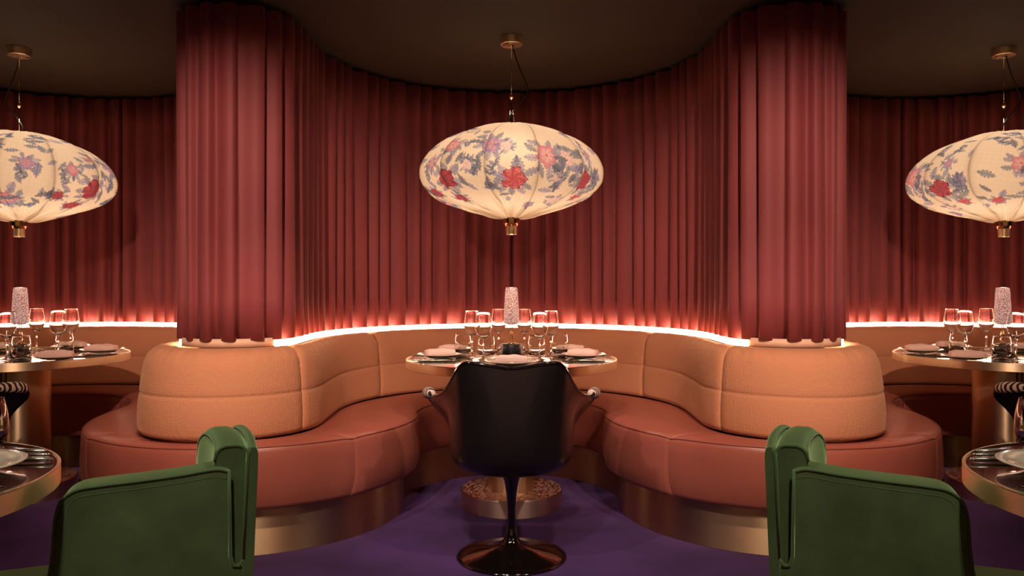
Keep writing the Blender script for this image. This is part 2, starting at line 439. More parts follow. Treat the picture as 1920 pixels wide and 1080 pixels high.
# ------------------------------------------------------------ pendants
def pendant_profile():
    P = [(.022, 1.947), (.075, 1.946), (.14, 1.938), (.20, 1.922), (.30, 1.885), (.37, 1.845), (.43, 1.79), (.463, 1.735), (.472, 1.690), (.460, 1.635), (.415, 1.588), (.338, 1.553),
         (.238, 1.522), (.145, 1.499), (.09, 1.482), (.042, 1.473)]
    return [(p.x, p.y) for p in cr([(r, z, 0) for r, z in P], 14)]
LZ = 1.71
def paint(TH, RR, SS, flowers, leaves, sprigs):
    """TH angle, RR radius, SS arc length: a printed floral pattern"""
    n = len(TH); col = np.tile(np.array([.80, .64, .47]), (n, 1))
    noise = np.sin(TH*61+SS*97)*np.sin(SS*131-TH*37)*.5+.5
    n2 = np.sin(TH*143-SS*220)*np.sin(SS*290+TH*171)*.5+.5
    def local(t0, s0, r0):
        d = (TH-t0+np.pi) % (2*np.pi)-np.pi
        return d*np.maximum(RR, .06), SS-s0
    def blend(mask, c, a):
        a = np.clip(a, 0, 1)[:, None] if isinstance(a, np.ndarray) else a
        if isinstance(a, np.ndarray): col[mask] = col[mask]*(1-a)+c*a
        else: col[mask] = col[mask]*(1-a)+np.array(c)*a
    def leaf(t0, s0, ln, wd, ang, c, a=.8):
        ln *= 1.35; wd *= 1.5; x, y = local(t0, s0, 0); ca, sa = math.cos(ang), math.sin(ang)
        u = (x*ca+y*sa)/ln; v = (-x*sa+y*ca)/wd
        m = (np.abs(u) < 1) & (np.abs(v) < (1-u*u)*(1+.25*np.sin(u*17+t0*9)))
        c = np.array(c)
        cc = c*(0.75+.5*n2[m])[:, None]
        vein = (np.abs(v[m]) < .13)[:, None]
        rim_ = (np.abs(v[m]) > (1-u[m]**2)*.80)[:, None]
        cc = np.where(vein | rim_, cc*.5, cc)
        col[m] = col[m]*(1-a)+cc*a
    def stem(pts, wd, c):
        for (a, b), (a2, b2) in zip(pts, pts[1:]):
            x, y = local(a, b, 0)
            rr = np.maximum(RR, .06)
            dx = ((a2-a+np.pi) % (2*np.pi)-np.pi)*rr; dy = b2-b
            L2 = dx*dx+dy*dy+1e-9; t = np.clip((x*dx+y*dy)/L2, 0, 1)
            m = ((x-t*dx)**2+(y-t*dy)**2) < wd*wd
            col[m] = col[m]*.25+np.array(c)*.75
    for (t0, s0, R, kind) in flowers:
        x, y = local(t0, s0, 0); rho = np.hypot(x, y)/R; ps = np.arctan2(y, x)
        greys = [(.22, .22, .34), (.30, .28, .42), (.16, .19, .26), (.38, .33, .46)]
        for k in range(9):
            aa = k*.698+t0*3+rng.rand()*.5; dd = R*(.95+.35*rng.rand())
            leaf(t0+dd*math.cos(aa)/.42, s0+dd*math.sin(aa)*.95, R*(.34+.2*rng.rand()), R*.16, aa+rng.randn()*.4, greys[k % 4], .72)
        edge = .86+.09*np.cos(5*ps+t0*4)+.05*np.cos(11*ps+t0)+.03*np.cos(23*ps)
        m = rho < edge
        q = rho[m]/edge[m]; pet = .5+.5*np.cos(7*ps[m]+q*5+t0*6); fine = .5+.5*np.cos(31*ps[m]+q*9)
        if kind == 'c': inner, outer_, dark = (.62, .06, .08), (.70, .16, .17), (.26, .012, .04)
        elif kind == 'p': inner, outer_, dark = (.82, .60, .50), (.66, .14, .17), (.50, .22, .30)
        elif kind == 'd': inner, outer_, dark = (.36, .02, .05), (.50, .04, .08), (.14, .008, .03)
        elif kind == 'v': inner, outer_, dark = (.74, .26, .22), (.42, .30, .46), (.22, .18, .32)
        else: inner, outer_, dark = (.80, .55, .42), (.78, .58, .50), (.62, .40, .42)
        q1 = q[:, None]; c = np.array(inner)*(1-q1)+np.array(outer_)*q1
        line = ((pet < .22) | ((np.abs(((q*3.2+pet*.6) % 1)-.5) < .10)))[:, None]
        c = np.where(line, c*.35+np.array(dark)*.65, c)
        c = c*(.8+.35*fine)[:, None]
        c = np.where((q > .93)[:, None], np.array(dark), c)
        ctr = (q < .16)[:, None]; c = np.where(ctr, np.array((.62, .12, .10)) if kind == 'p' else c, c)
        col[m] = col[m]*.08+c*.92
    for (t0, s0, ln, wd, ang, c) in leaves: leaf(t0, s0, ln, wd, ang, c)
    for (t0, s0, ang, L) in sprigs:
        pts = []; rr = .42
        for k in range(7):
            d = L*k/6; an = ang+.5*math.sin(k*.9)
            pts.append((t0+d*math.cos(an)/rr, s0+d*math.sin(an)))
        stem(pts, .0016, (.14, .13, .18))
        for k in range(1, 7):
            for sg in (-1, 1):
                an = ang+sg*.9; d = .013
                leaf(pts[k][0]+d*math.cos(an)/rr, pts[k][1]+d*math.sin(an), .011, .0042, an, [(.20, .22, .30), (.30, .26, .36), (.16, .17, .22)][(k+sg) % 3], .85)
    col *= (.97+.05*noise)[:, None]
    return col
def make_pendant():
    root = empty('pendant_lamp', (0, 3.96, LZ), 'central floral silk pendant lamp hanging over the middle table', 'pendant lamp', 'floral pendant lamps')
    prof = pendant_profile(); nv = len(prof)-1; nt_ = 880
    r = np.array([p[0] for p in prof]); z = np.array([p[1] for p in prof])
    s = np.concatenate([[0], np.cumsum(np.hypot(np.diff(r), np.diff(z)))]); s = s.max()-s   # 0 at the bottom
    th = np.arange(nt_)*2*PI/nt_
    T, R = np.meshgrid(th, r, indexing='ij'); _, Z = np.meshgrid(th, z, indexing='ij'); _, SA = np.meshgrid(th, s, indexing='ij')
    n = 12; t01 = SA/s.max()
    ph = (T+.16*np.sin(PI*t01)+.10)*n/(2*PI); f = ph-np.floor(ph)
    scal = 1-4*f*(1-f)                       # 1 on a wire, 0 mid panel
    env = np.sin(PI*np.clip(t01, 0, 1))**.6
    Rn = R*(1-.055*(1-scal**2)*env)+.005*env*np.exp(-(np.minimum(f, 1-f)/.03)**2)
    low = np.clip((.42-t01)/.42, 0, 1)**1.3; hi = np.clip((t01-.80)/.2, 0, 1)
    fold = np.sin(T*47+9*np.sin(T*5)+t01*6)*.5+np.sin(T*83+4*np.sin(T*7))*.35
    edge = np.exp(-(np.minimum(f, 1-f)/.25)**2)
    dr = np.gradient(r); dz = np.gradient(z); dl = np.hypot(dr, dz)+1e-9
    NR = (-dz/dl)[None, :]; NZ = (dr/dl)[None, :]
    d = fold*(.020*low*(.3+.7*edge)+.008*hi)*np.clip(R/.12, .15, 1)-.004*np.exp(-(np.minimum(f, 1-f)/.05)**2)*env*0
    Rn = Rn+NR*d; Zn = Z+NZ*d
    x = Rn*np.cos(T-PI/2); y = Rn*np.sin(T-PI/2)
    V = np.stack([x.ravel(), y.ravel(), (Zn-LZ).ravel()], 1)
    k = len(prof); F = []
    for i in range(nt_):
        a = i*k; b = ((i+1) % nt_)*k
        F += [(a+j, a+j+1, b+j+1, b+j) for j in range(k-1)]
    me = bpy.data.meshes.new('shade'); me.from_pydata(V.tolist(), [], F)
    me.polygons.foreach_set('use_smooth', [True]*len(me.polygons)); me.materials.append(M['silk'])
    # motif positions seen from the front: (dx px, y px) -> angle, arc length
    zz = z[::-1]; rz = r[::-1]; sz = s[::-1]
    def at(dx, yy):
        zt = 1.13+(534-yy)/364.; rr = np.interp(zt, zz, rz); sv = np.interp(zt, zz, sz)
        return math.asin(max(-.985, min(.985, dx/364./rr))), float(sv)
    fl = []
    for dx, yy, R_, kd in ((4, 357, .070, 'c'), (62, 316, .066, 'p'), (-34, 298, .060, 'v'), (-104, 292, .040, 'p'), (-118, 352, .064, 'd'), (134, 352, .062, 'd'),
                           (100, 318, .050, 'w'), (140, 305, .030, 'v'), (-80, 330, .028, 'w'), (-10, 300, .034, 'w'), (-70, 262, .026, 'w'), (84, 350, .030, 'w'), (-150, 322, .03, 'v'), (158, 340, .03, 'v'), (-92, 380, .045, 'd'), (-140, 368, .04, 'd'), (76, 384, .04, 'w'), (-150, 318, .035, 'p'), (30, 392, .03, 'v'), (120, 376, .035, 'c')):
        a, b = at(dx, yy); fl.append((a, b, R_, kd))
    smax = float(s.max())
    for k_ in range(15):                                   # the far side, seen on the turned side lamps
        a = 1.45+(2*PI-2.9)*(k_+.5)/15
        fl.append((a, smax*(.30+.34*((k_*.618) % 1)), .036+.034*((k_*.37) % 1), 'cpvdwc'[k_ % 6]))
    lv = []; cols = [(.20, .23, .34), (.30, .28, .42), (.13, .14, .20), (.40, .34, .50), (.24, .26, .30)]
    for dx, yy in ((-62, 268), (-52, 280), (-60, 290), (-44, 270), (-100, 262), (-92, 258), (-128, 296), (-122, 306), (-112, 318), (-135, 310), (-104, 306), (-95, 316),
                   (92, 268), (98, 274), (104, 262), (110, 284), (96, 300), (112, 306), (88, 320), (92, 332), (100, 344), (108, 352), (118, 336), (80, 338), (86, 360), (76, 366),
                   (-58, 330), (-66, 338), (-12, 378), (-6, 384), (-22, 352), (-40, 364), (-34, 370), (130, 320), (138, 330), (146, 322), (128, 290), (-88, 356), (-72, 366), (-100, 340), (60, 372), (70, 380)):
        a, b = at(dx, yy); lv.append((a, b, .020+.016*rng.rand(), .007+.005*rng.rand(), rng.rand()*PI, cols[rng.randint(5)]))
    for k_ in range(230):
        a = rng.rand()*2*PI; b = smax*(.22+.6*rng.rand()); d = min(a, 2*PI-a)
        if d < 1.05: continue
        lv.append((a, b, .018+.018*rng.rand(), .006+.006*rng.rand(), rng.rand()*PI, cols[rng.randint(5)]))
    sp = []
    for dx, yy, an, L_ in ((-96, 325, 0.5, .07), (-84, 300, 1.2, .06), (-30, 352, 1.9, .06), (-46, 368, .4, .05), (98, 352, 2.4, .07), (-60, 350, 2.0, .05), (110, 268, -1.2, .06), (-80, 258, .5, .06), (72, 362, -.4, .05), (150, 348, 1.3, .06)):
        a, b = at(dx, yy); sp.append((a, b, an, L_))
    for k_ in range(34):
        a = 1.1+rng.rand()*(2*PI-2.2); sp.append((a, smax*(.25+.5*rng.rand()), rng.rand()*2*PI, .06))
    col = paint(T.ravel(), R.ravel(), SA.ravel(), fl, lv, sp)
    ff = f.ravel(); col *= (1-.45*np.exp(-(np.minimum(ff, 1-ff)/.016)**2))[:, None]     # the stitched seams over the wires
    ca = me.color_attributes.new('print', 'FLOAT_COLOR', 'POINT')
    ca.data.foreach_set('color', np.concatenate([col, np.ones((len(col), 1))], 1).astype(np.float32).ravel())
    me.update()
    o = bpy.data.objects.new('shade', me); C.objects.link(o); o.parent = root
    # brass bottom
    z0 = 1.476-LZ
    V, F = lathe([(.0, z0+.004), (.05, z0+.004), (.052, z0-.002), (.045, z0-.006), (.042, z0-.03), (.0, z0-.03)], 40); auto(mesh('bottom_collar', V, F, M['brass_plain'], root), 35)
    V, F = lathe([(.0, z0-.028), (.040, z0-.030), (.037, z0-.037), (.031, z0-.044), (.0, z0-.044)], 40); auto(mesh('copper_ring', V, F, M['copper'], root), 35)
    V, F = lathe([(.0, z0-.04), (.029, z0-.042), (.029, z0-.086), (.024, z0-.088), (.024, z0-.05), (0, z0-.05)], 40); auto(mesh('socket_tube', V, F, M['brass'], root), 35)
    zt = 1.947-LZ
    V, F = lathe([(0, zt+.008), (.022, zt+.006), (.026, zt-.004), (0, zt-.006)], 24); mesh('top_ring', V, F, M['copper'], root)
    zb = 2.100-LZ
    V, F = lathe([(0, zb+.020), (.006, zb+.018), (.008, zb+.010), (.013, zb+.005), (.014, zb), (.012, zb-.006), (.006, zb-.012), (0, zb-.016)], 24); mesh('brass_ball', V, F, M['brass_plain'], root)
    zc = HC-LZ
    V, F = lathe([(0, zc-.001), (.057, zc-.001), (.058, zc-.006), (.058, zc-.040), (.055, zc-.043), (0, zc-.043)], 48); auto(mesh('ceiling_rose', V, F, M['brass'], root), 35)
    V, F = tube([(0, 0, zb+.015), (0, 0, zc-.04)], .0012, 6); mesh('suspension_wire', V, F, M['steel'], root)
    for sx in (-1, 1):
        V, F = tube([(0, 0, zb-.012), (sx*.016, 0, zt+.004)], .0010, 6); mesh('suspension_wire', V, F, M['steel'], root)
    pts = cr([(.004, -.012, zc-.042), (.022, -.012, zc-.11), (.052, -.012, zc-.19), (.080, -.012, zc-.255), (.083, -.012, zc-.29), (.05, -.012, zc-.335), (.01, -.012, zc-.385), (-.015, -.01, zc-.43), (-.014, -.005, zt)], 8)
    V, F = tube(pts, .0032, 8); mesh('black_cable', V, F, M['blackmatt'], root)
    V, F = lathe([(0, .06), (.03, .055), (.045, .02), (.045, -.02), (.03, -.05), (0, -.06)], 20)
    return root
pend = make_pendant()
for sx, nm in ((-1, 'left'), (1, 'right')):
    d_ = dup(pend, (sx*2.66, 4.15, LZ), sx*-2.2, nm+' floral silk pendant lamp, cut off by the %s edge of the photo' % nm)
    for ch in d_.children:
        if ch.name.startswith('black_cable'): ch.rotation_euler = (0, 0, sx*2.2+(PI if sx < 0 else 0))
for x, y in ((0, 3.96), (-2.66, 4.15), (2.66, 4.15)):
    spot('pendant_downlight', (x, y, 1.385), (x, y, 0), 14 if x == 0 else 5, 120, (1, .74, .5), .9, .03)
    l = bpy.data.lights.new('pendant_glow', 'POINT'); l.energy = .45; l.color = (1, .78, .52); l.shadow_soft_size = .03
    o = bpy.data.objects.new('pendant_glow', l); C.objects.link(o); o.location = (x, y, 2.02)

for x, y in ((0, 3.96), (-2.66, 4.15), (2.66, 4.15)):          # the bulbs inside each shade
    for k in range(6):
        a = k*PI/3+PI/6
        l = bpy.data.lights.new('pendant_bulb', 'POINT'); l.energy = 1.15; l.color = (1, .86, .70); l.shadow_soft_size = .035
        o = bpy.data.objects.new('pendant_bulb', l); C.objects.link(o); o.location = (x+.21*math.cos(a), y+.21*math.sin(a), 1.70)

# ------------------------------------------------------------ tables
def make_table(loc, label, r=.54, h=.754, dark=False, pr=.117, br=.26, group='round brass rimmed tables'):
    root = empty('round_table', (*loc, 0), label, 'table', group)
    V, F = lathe([(r-.004, h-.043), (r, h-.041), (r, h-.002), (r-.002, h), (r-.006, h), (r-.007, h-.004), (r-.03, h-.006), (r-.03, h-.043)], 128, closed=True)
    auto(mesh('rim_band', V, F, M['brass'], root), 35)
    V, F = lathe([(0, h-.0035), (r-.0075, h-.0035), (r-.0075, h-.035), (0, h-.035)], 96)
    auto(mesh('tabletop', V, F, M['darktop'] if dark else M['top'], root), 35)
    # pedestal whose front channel and three thin rods are shaped to mimic brass reflections
    a0 = math.radians(17); n = 60; sec = []
    for i in range(n+1):
        a = -PI/2+a0+(2*PI-2*a0)*i/n; sec.append((pr*math.cos(a), pr*math.sin(a)))
    sec += [(-pr*.28, -pr*.45), (pr*.28, -pr*.45)]
    rows = [[(x, y, z) for x, y in sec] for z in (br and .085, h-.036)]
    V, F = grid(rows, closed_v=True, caps=True); auto(mesh('pedestal', V, F, M['brass'], root), 35)
    for dx in (-.026, 0, .026):
        V, F = tube([(dx, -pr*.72, .085), (dx, -pr*.72, h-.037)], .0035, 10); mesh('reflection_rod', V, F, M['brass_plain'], root)
    V, F = lathe([(0, .085), (br-.004, .085), (br, .081), (br, .001), (0, .001)], 96); auto(mesh('base_disc', V, F, M['base_metal'], root), 35)
    return root
make_table((0, 3.96), 'round brass rimmed table in the middle, behind the black chair')
make_table((-2.66, 4.15), 'large round brass rimmed table in the left booth with four place settings', pr=.15, br=.28)
make_table((2.66, 4.15), 'large round brass rimmed table in the right booth with four place settings', pr=.15, br=.28)
TF = (-1.336, 1.458); HF = .75
make_table(TF, 'nearer dark red topped round table cut off at the left edge', .415, HF, True, .06, .20)
make_table((-TF[0], TF[1]), 'nearer dark red topped round table cut off at the right edge', .415, HF, True, .06, .20)

# table lamp
def make_lamp(loc, label):
    root = empty('table_lamp', loc, label, 'table lamp', 'small crystal table lamps')
    V, F = lathe([(0, 0), (.052, 0), (.054, .003), (.054, .052), (.052, .055), (0, .055)], 48); auto(mesh('base', V, F, M['marble'], root), 35)
    V, F = lathe([(0, .055), (.022, .055), (.02, .060), (.0, .062)], 24); mesh('collar', V, F, M['brass_plain'], root)
    for sx in (-1, 1):
        V, F = tube([(sx*.0045, 0, .058), (sx*.0045, 0, .160)], .0022, 8); mesh('stem', V, F, M['brass_plain'], root)
    V, F = lathe([(0, .165), (.030, .165), (.030, .160), (0, .158)], 32); mesh('shade_plate', V, F, M['steel'], root)
    V, F = lathe([(.0, .166), (.041, .166), (.0425, .170), (.0405, .23), (.036, .32), (.033, .355), (.030, .361), (.0, .362)], 48); auto(mesh('shade', V, F, M['crystal'], root), 50)
    return root
TZ = .754
lamp = make_lamp((0, 4.2, TZ), 'glowing crystal table lamp on the central table')
dup(lamp, (-2.68, 4.19, TZ), 0, 'glowing crystal table lamp on the left booth table')
dup(lamp, (2.68, 4.19, TZ), 0, 'glowing crystal table lamp on the right booth table')
for x, y in ((0, 4.2), (-2.68, 4.19), (2.68, 4.19)):
    l = bpy.data.lights.new('table_lamp_light', 'POINT'); l.energy = 1.2; l.color = (1, .75, .6); l.shadow_soft_size = .02
    o = bpy.data.objects.new('table_lamp_light', l); C.objects.link(o); o.location = (x, y-.0, TZ+.385)

# glasses
def make_wine(loc, label):
    root = empty('wine_glass', loc, label, 'wine glass', 'stemmed wine glasses')
    out = [(0, 0), (.032, 0), (.0340, .0002), (.0345, .0008), (.0340, .0015), (.032, .002), (.020, .004), (.006, .009), (.0042, .02), (.0038, .06), (.0042, .098), (.008, .106), (.022, .116), (.034, .130), (.0405, .148), (.0425, .165), (.0415, .185), (.037, .215), (.0330, .2395), (.0326, .2417), (.0322, .242)]
    inn = [(.0318, .2417), (.0318, .2395), (.0358, .215), (.0402, .185), (.0412, .165), (.0392, .149), (.0327, .1315), (.021, .118), (.007, .1085), (0, .1075)]
    V, F = lathe(out+inn, 40); o = mesh('bowl', V, F, M['glass'], root); dedupe(o)
    return root
def make_tumbler(loc, label):
    root = empty('tumbler', loc, label, 'water glass', 'stemless water glasses')
    out = [(0, 0), (.030, 0), (.036, .004), (.0435, .022), (.0465, .045), (.045, .070), (.040, .095), (.0365, .1095), (.0361, .1117), (.0357, .112)]
    inn = [(.0350, .1117), (.0350, .1095), (.0385, .094), (.0435, .069), (.0450, .046), (.042, .026), (.034, .012), (0, .010)]
    V, F = lathe(out+inn, 40); o = mesh('glass_body', V, F, M['glass'], root); dedupe(o)
    return root
def one_mesh(root):
    """a thing of a single mesh: turn the child into the thing itself"""
    ch = root.children[0]; ch.parent = None; ch.location = root.location; ch.name = root.name+'_'
    for k in ('label', 'category', 'group'): ch[k] = root[k]
    nm = root.name; bpy.data.objects.remove(root); ch.name = nm; return ch
wine = [
 (-.208, 4.05, 'tall wine glass on the central table, leftmost of its six'),
 (-.142, 3.85, 'wine glass on the central table, second from the left, in front of its neighbour'),
 (-.072, 4.30, 'wine glass just left of the central crystal lamp'),
 (.072, 4.30, 'wine glass just right of the central crystal lamp'),
 (.142, 3.85, 'wine glass on the central table, second from the right, in front of its neighbour'),
 (.208, 4.05, 'tall wine glass on the central table, rightmost of its six'),
 (-2.536, 3.86, 'wine glass left of the crystal lamp on the left booth table'),
 (-2.745, 4.44, 'wine glass just right of the crystal lamp on the left booth table'),
 (-2.42, 4.10, 'left glass of the wine glass pair away from the lamp, left booth table'),
 (-2.50, 4.36, 'right glass of the wine glass pair away from the lamp, left booth table'),
 (2.536, 3.86, 'wine glass right of the crystal lamp on the right booth table'),
 (2.745, 4.44, 'wine glass just left of the crystal lamp on the right booth table'),
 (2.42, 4.10, 'right glass of the wine glass pair away from the lamp, right booth table'),
 (2.50, 4.36, 'left glass of the wine glass pair away from the lamp, right booth table')]
g0 = None
for x, y, lab in wine:
    if g0 is None: g0 = one_mesh(make_wine((x, y, TZ), lab))
    else: dup(g0, (x, y, TZ), 0, lab)
tumb = [
 (-.262, 4.15, TZ, 'stemless water glass beside the left napkin plate on the central table'),
 (-.13, 4.00, TZ, 'stemless water glass left of the lamp base on the central table'),
 (.13, 4.00, TZ, 'stemless water glass right of the lamp base on the central table'),
 (.262, 4.15, TZ, 'stemless water glass beside the right napkin plate on the central table'),
 (-2.56, 4.01, TZ, 'large stemless water glass in front of the lamp on the left booth table'),
 (-2.79, 4.31, TZ, 'stemless water glass behind another near the lamp on the left booth table'),
 (-2.47, 4.245, TZ, 'stemless water glass under the pair of wine glasses on the left booth table'),
 (2.56, 4.01, TZ, 'large stemless water glass in front of the lamp on the right booth table'),
 (2.79, 4.31, TZ, 'stemless water glass behind another near the lamp on the right booth table'),
 (2.47, 4.245, TZ, 'stemless water glass under the pair of wine glasses on the right booth table')]
g1 = None
for x, y, z, lab in tumb:
    if g1 is None: g1 = one_mesh(make_tumbler((x, y, z), lab))
    else: dup(g1, (x, y, z), 0, lab)
dup(g1, (-1.245, 1.82, HF), 0, 'stemless water glass at the left photo edge on the nearer table')
dup(g1, (1.245, 1.82, HF), 0, 'stemless water glass at the right photo edge on the nearer table')

# plates and napkins
def make_plate(loc, label, sc):
    V, F = lathe([(0, .0035), (.060, .0035), (.068, .005), (.085, .012), (.113, .019), (.1155, .0215), (.113, .0225), (.084, .0155), (.066, .0085), (0, .0075)], 72)
    V = [(a, b, c-.0035) for a, b, c in V]
    o = mesh('plate', V, F, M['porcelain']); dedupe(o); o.location = loc; o.scale = (sc, sc, sc)
    return tag(o, label, 'plate', 'white dinner plates')
def make_napkin(loc, label):
    """soft folded cloth: three stacked folds with a rounded spine"""
    rows = []; L, Wd = .073, .042
    for i in range(25):
        u = -1+2*i/24; sec = []
        cw = Wd*(1-.10*u*u)*(1+.04*math.sin(u*4)); hz = .032*(1-.10*abs(u)**3)+.0015*math.sin(u*7)
        for j in range(28):
            a = 2*PI*j/28
            x = cw*(1 if math.cos(a) > 0 else -1)*abs(math.cos(a))**.45; z = hz*.5*(1+(1 if math.sin(a) > 0 else -1)*abs(math.sin(a))**.55)
            if math.cos(a) > .6: x -= .003*math.cos(z*900)
            sec.append((L*u*(1-.03*(x/cw)), x, z+.004*(1-u*u)*(x > 0)*math.sin(a)))
        rows.append(sec)
    V, F = grid(rows, closed_v=True, caps=True)
    o = mesh('napkin', V, F, M['napkin']); o.location = loc
    return tag(o, label, 'napkin', 'folded napkins on plates')
place = [
 (0, 3.62, 1.13, 0, 0, 'at the front of the central table, behind the black chair'),
 (-.375, 4.0, 1.0, .5, 1, 'at the left end of the central table, nearer the front'),
 (.375, 4.0, 1.0, -.5, 1, 'at the right end of the central table, nearer the front'),
 (-.325, 4.285, .86, -.6, 1, 'at the back left of the central table'),
 (.325, 4.285, .86, .6, 1, 'at the back right of the central table'),
 (0, 4.415, .75, 0, 1, 'behind the lamp on the central table'),
 (-2.31, 3.90, 1.0, .25, 1, 'at the front of the left booth table'),
 (-2.29, 4.30, 1.0, -.1, 1, 'at the right end of the left booth table'),
 (-2.60, 4.545, .95, 0, 1, 'at the back of the left booth table, behind the glasses'),
 (-2.95, 4.42, .95, .3, 1, 'at the back left edge of the left booth table'),
 (2.31, 3.90, 1.0, -.25, 1, 'at the front of the right booth table'),
 (2.29, 4.30, 1.0, .1, 1, 'at the left end of the right booth table'),
 (2.60, 4.545, .95, 0, 1, 'at the back of the right booth table, behind the glasses'),
 (2.95, 4.42, .95, -.3, 1, 'at the back right edge of the right booth table')]
p0 = n0 = None
for x, y, sc, rz, nap, lab in place:
    if p0 is None: p0 = make_plate((x, y, TZ), 'white plate '+lab, sc)
    else: dup(p0, (x, y, TZ), 0, 'white plate '+lab, sc=sc)
    nz = TZ+.0085*sc
    if n0 is None: n0 = make_napkin((x, y, nz), 'napkin on the plate '+lab)
    else: dup(n0, (x, y, nz), rz, 'napkin on the plate '+lab)
for sx, nm in ((-1, 'left'), (1, 'right')):
    dup(p0, (sx*1.13, 1.545, HF), 0, 'large pinkish plate on the nearer table at the %s edge' % nm, sc=1.16)
    dup(n0, (sx*1.155, 1.555, HF+.011), sx*.5, 'folded napkin on the large plate at the %s edge' % nm, sc=1.1)

# cutlery
def blade_outline(pts, z0, z1):
    n = len(pts); V = [(x, y, z0) for x, y in pts]+[(x, y, z1) for x, y in pts]
    F = [tuple(range(n))[::-1], tuple(range(n, 2*n))]+[(i, (i+1) % n, n+(i+1) % n, n+i) for i in range(n)]
    return V, F
def make_knife(loc, rz, label):
    root = empty('table_knife', loc, label, 'knife', 'steel table knives', rz)
    V, F = blade_outline([(-.005, -.004), (.06, -.008), (.095, -.007), (.108, 0), (.095, .005), (-.005, .004)], .0025, .0042); mesh('blade', V, F, M['steel'], root, False)
    V, F = tube([(-.100, 0, .004), (-.092, 0, .004), (-.03, 0, .004), (-.003, 0, .0035)], [.003, .0045, .0038, .0028], 10); mesh('handle', V, F, M['steel'], root)
    return root
def make_fork(loc, rz, label):
    root = empty('table_fork', loc, label, 'fork', 'steel table forks', rz)
    V, F = tube([(-.095, 0, .0045), (-.085, 0, .0045), (-.02, 0, .004), (.035, 0, .005), (.045, 0, .004)], [.003, .0042, .0028, .0022, .003], 8); mesh('handle', V, F, M['steel'], root)
    V, F = blade_outline([(.040, -.003), (.052, -.010), (.062, -.011), (.062, .011), (.052, .010), (.040, .003)], .0022, .0042); hd = mesh('fork_head', V, F, M['steel'], root, False)
    for dy in (-.0088, -.003, .003, .0088):
        V, F = tube([(.058, dy, .0033), (.098, dy*.95, .0055)], [.0018, .0008], 6); mesh('tine', V, F, M['steel'], hd)
    return root
def make_spoon(loc, rz, label):
    root = empty('spoon', loc, label, 'spoon', 'steel spoons', rz)
    V, F = tube([(-.09, 0, .004), (-.08, 0, .004), (0, 0, .005), (.045, 0, .006), (.056, 0, .005)], [.003, .0045, .0026, .0024, .004], 8); mesh('handle', V, F, M['steel'], root)
    rows = []
    for i in range(13):
        u = -1+2*i/12; wv = math.sqrt(max(0, 1-u*u))*.018+1e-4
        rows.append([(.075+.027*u, wv*v, .0008+.007*(u*u*.6+v*v*.4)*.9+.0) for v in [k/6-1 for k in range(13)]])
    V, F = grid(rows); o = mesh('spoon_bowl', V, F, M['steel'], root); o.modifiers.new('t', 'SOLIDIFY').thickness = .001
    return root
k0 = make_knife((-.395, 3.815, TZ), .05, 'knife lying in front of the left napkin plate on the central table')
f0 = make_fork((-.36, 3.785, TZ), .02, 'fork lying nearest the table rim in front of the left napkin plate, central table')
dup(k0, (.395, 3.815, TZ), PI-.05, 'knife lying in front of the right napkin plate on the central table')
dup(f0, (.36, 3.785, TZ), PI-.02, 'fork lying nearest the table rim in front of the right napkin plate, central table')
dup(k0, (-.41, 4.148, TZ), .15, 'knife between the two plates at the left end of the central table')
dup(k0, (.41, 4.148, TZ), PI-.15, 'knife between the two plates at the right end of the central table')
dup(k0, (-.19, 3.64, TZ), PI/2, 'knife left of the front plate on the central table')
dup(f0, (.19, 3.64, TZ), PI/2, 'fork right of the front plate on the central table')
for sx, nm, q in ((-1, 'left', 0), (1, 'right', PI)):
    r_ = lambda a: a if sx < 0 else PI-a
    dup(k0, (sx*2.27, 4.135, TZ), r_(.10), 'knife in front of the end plate on the %s booth table' % nm)
    dup(f0, (sx*2.25, 4.095, TZ), r_(.06), 'fork in front of the end plate on the %s booth table' % nm)
    dup(f0, (sx*2.60, 3.78, TZ), r_(.3), 'fork by the glasses at the front rim of the %s booth table' % nm)
    dup(k0, (sx*1.155, 1.740, HF), r_(PI+.02), 'knife on the nearer %s table, farthest of the row beside the plate' % nm)
    dup(f0, (sx*1.118, 1.698, HF), r_(PI+.02), 'fork on the nearer %s table, second of the row beside the plate' % nm)
    dup(k0, (sx*1.090, 1.656, HF), r_(PI+.02), 'knife on the nearer %s table, closest of the row to the plate' % nm)
sp0 = make_spoon((-1.03, 1.385, HF), .35, 'spoon in front of the plate on the nearer left table')
dup(sp0, (1.03, 1.385, HF), PI-.35, 'spoon in front of the plate on the nearer right table')

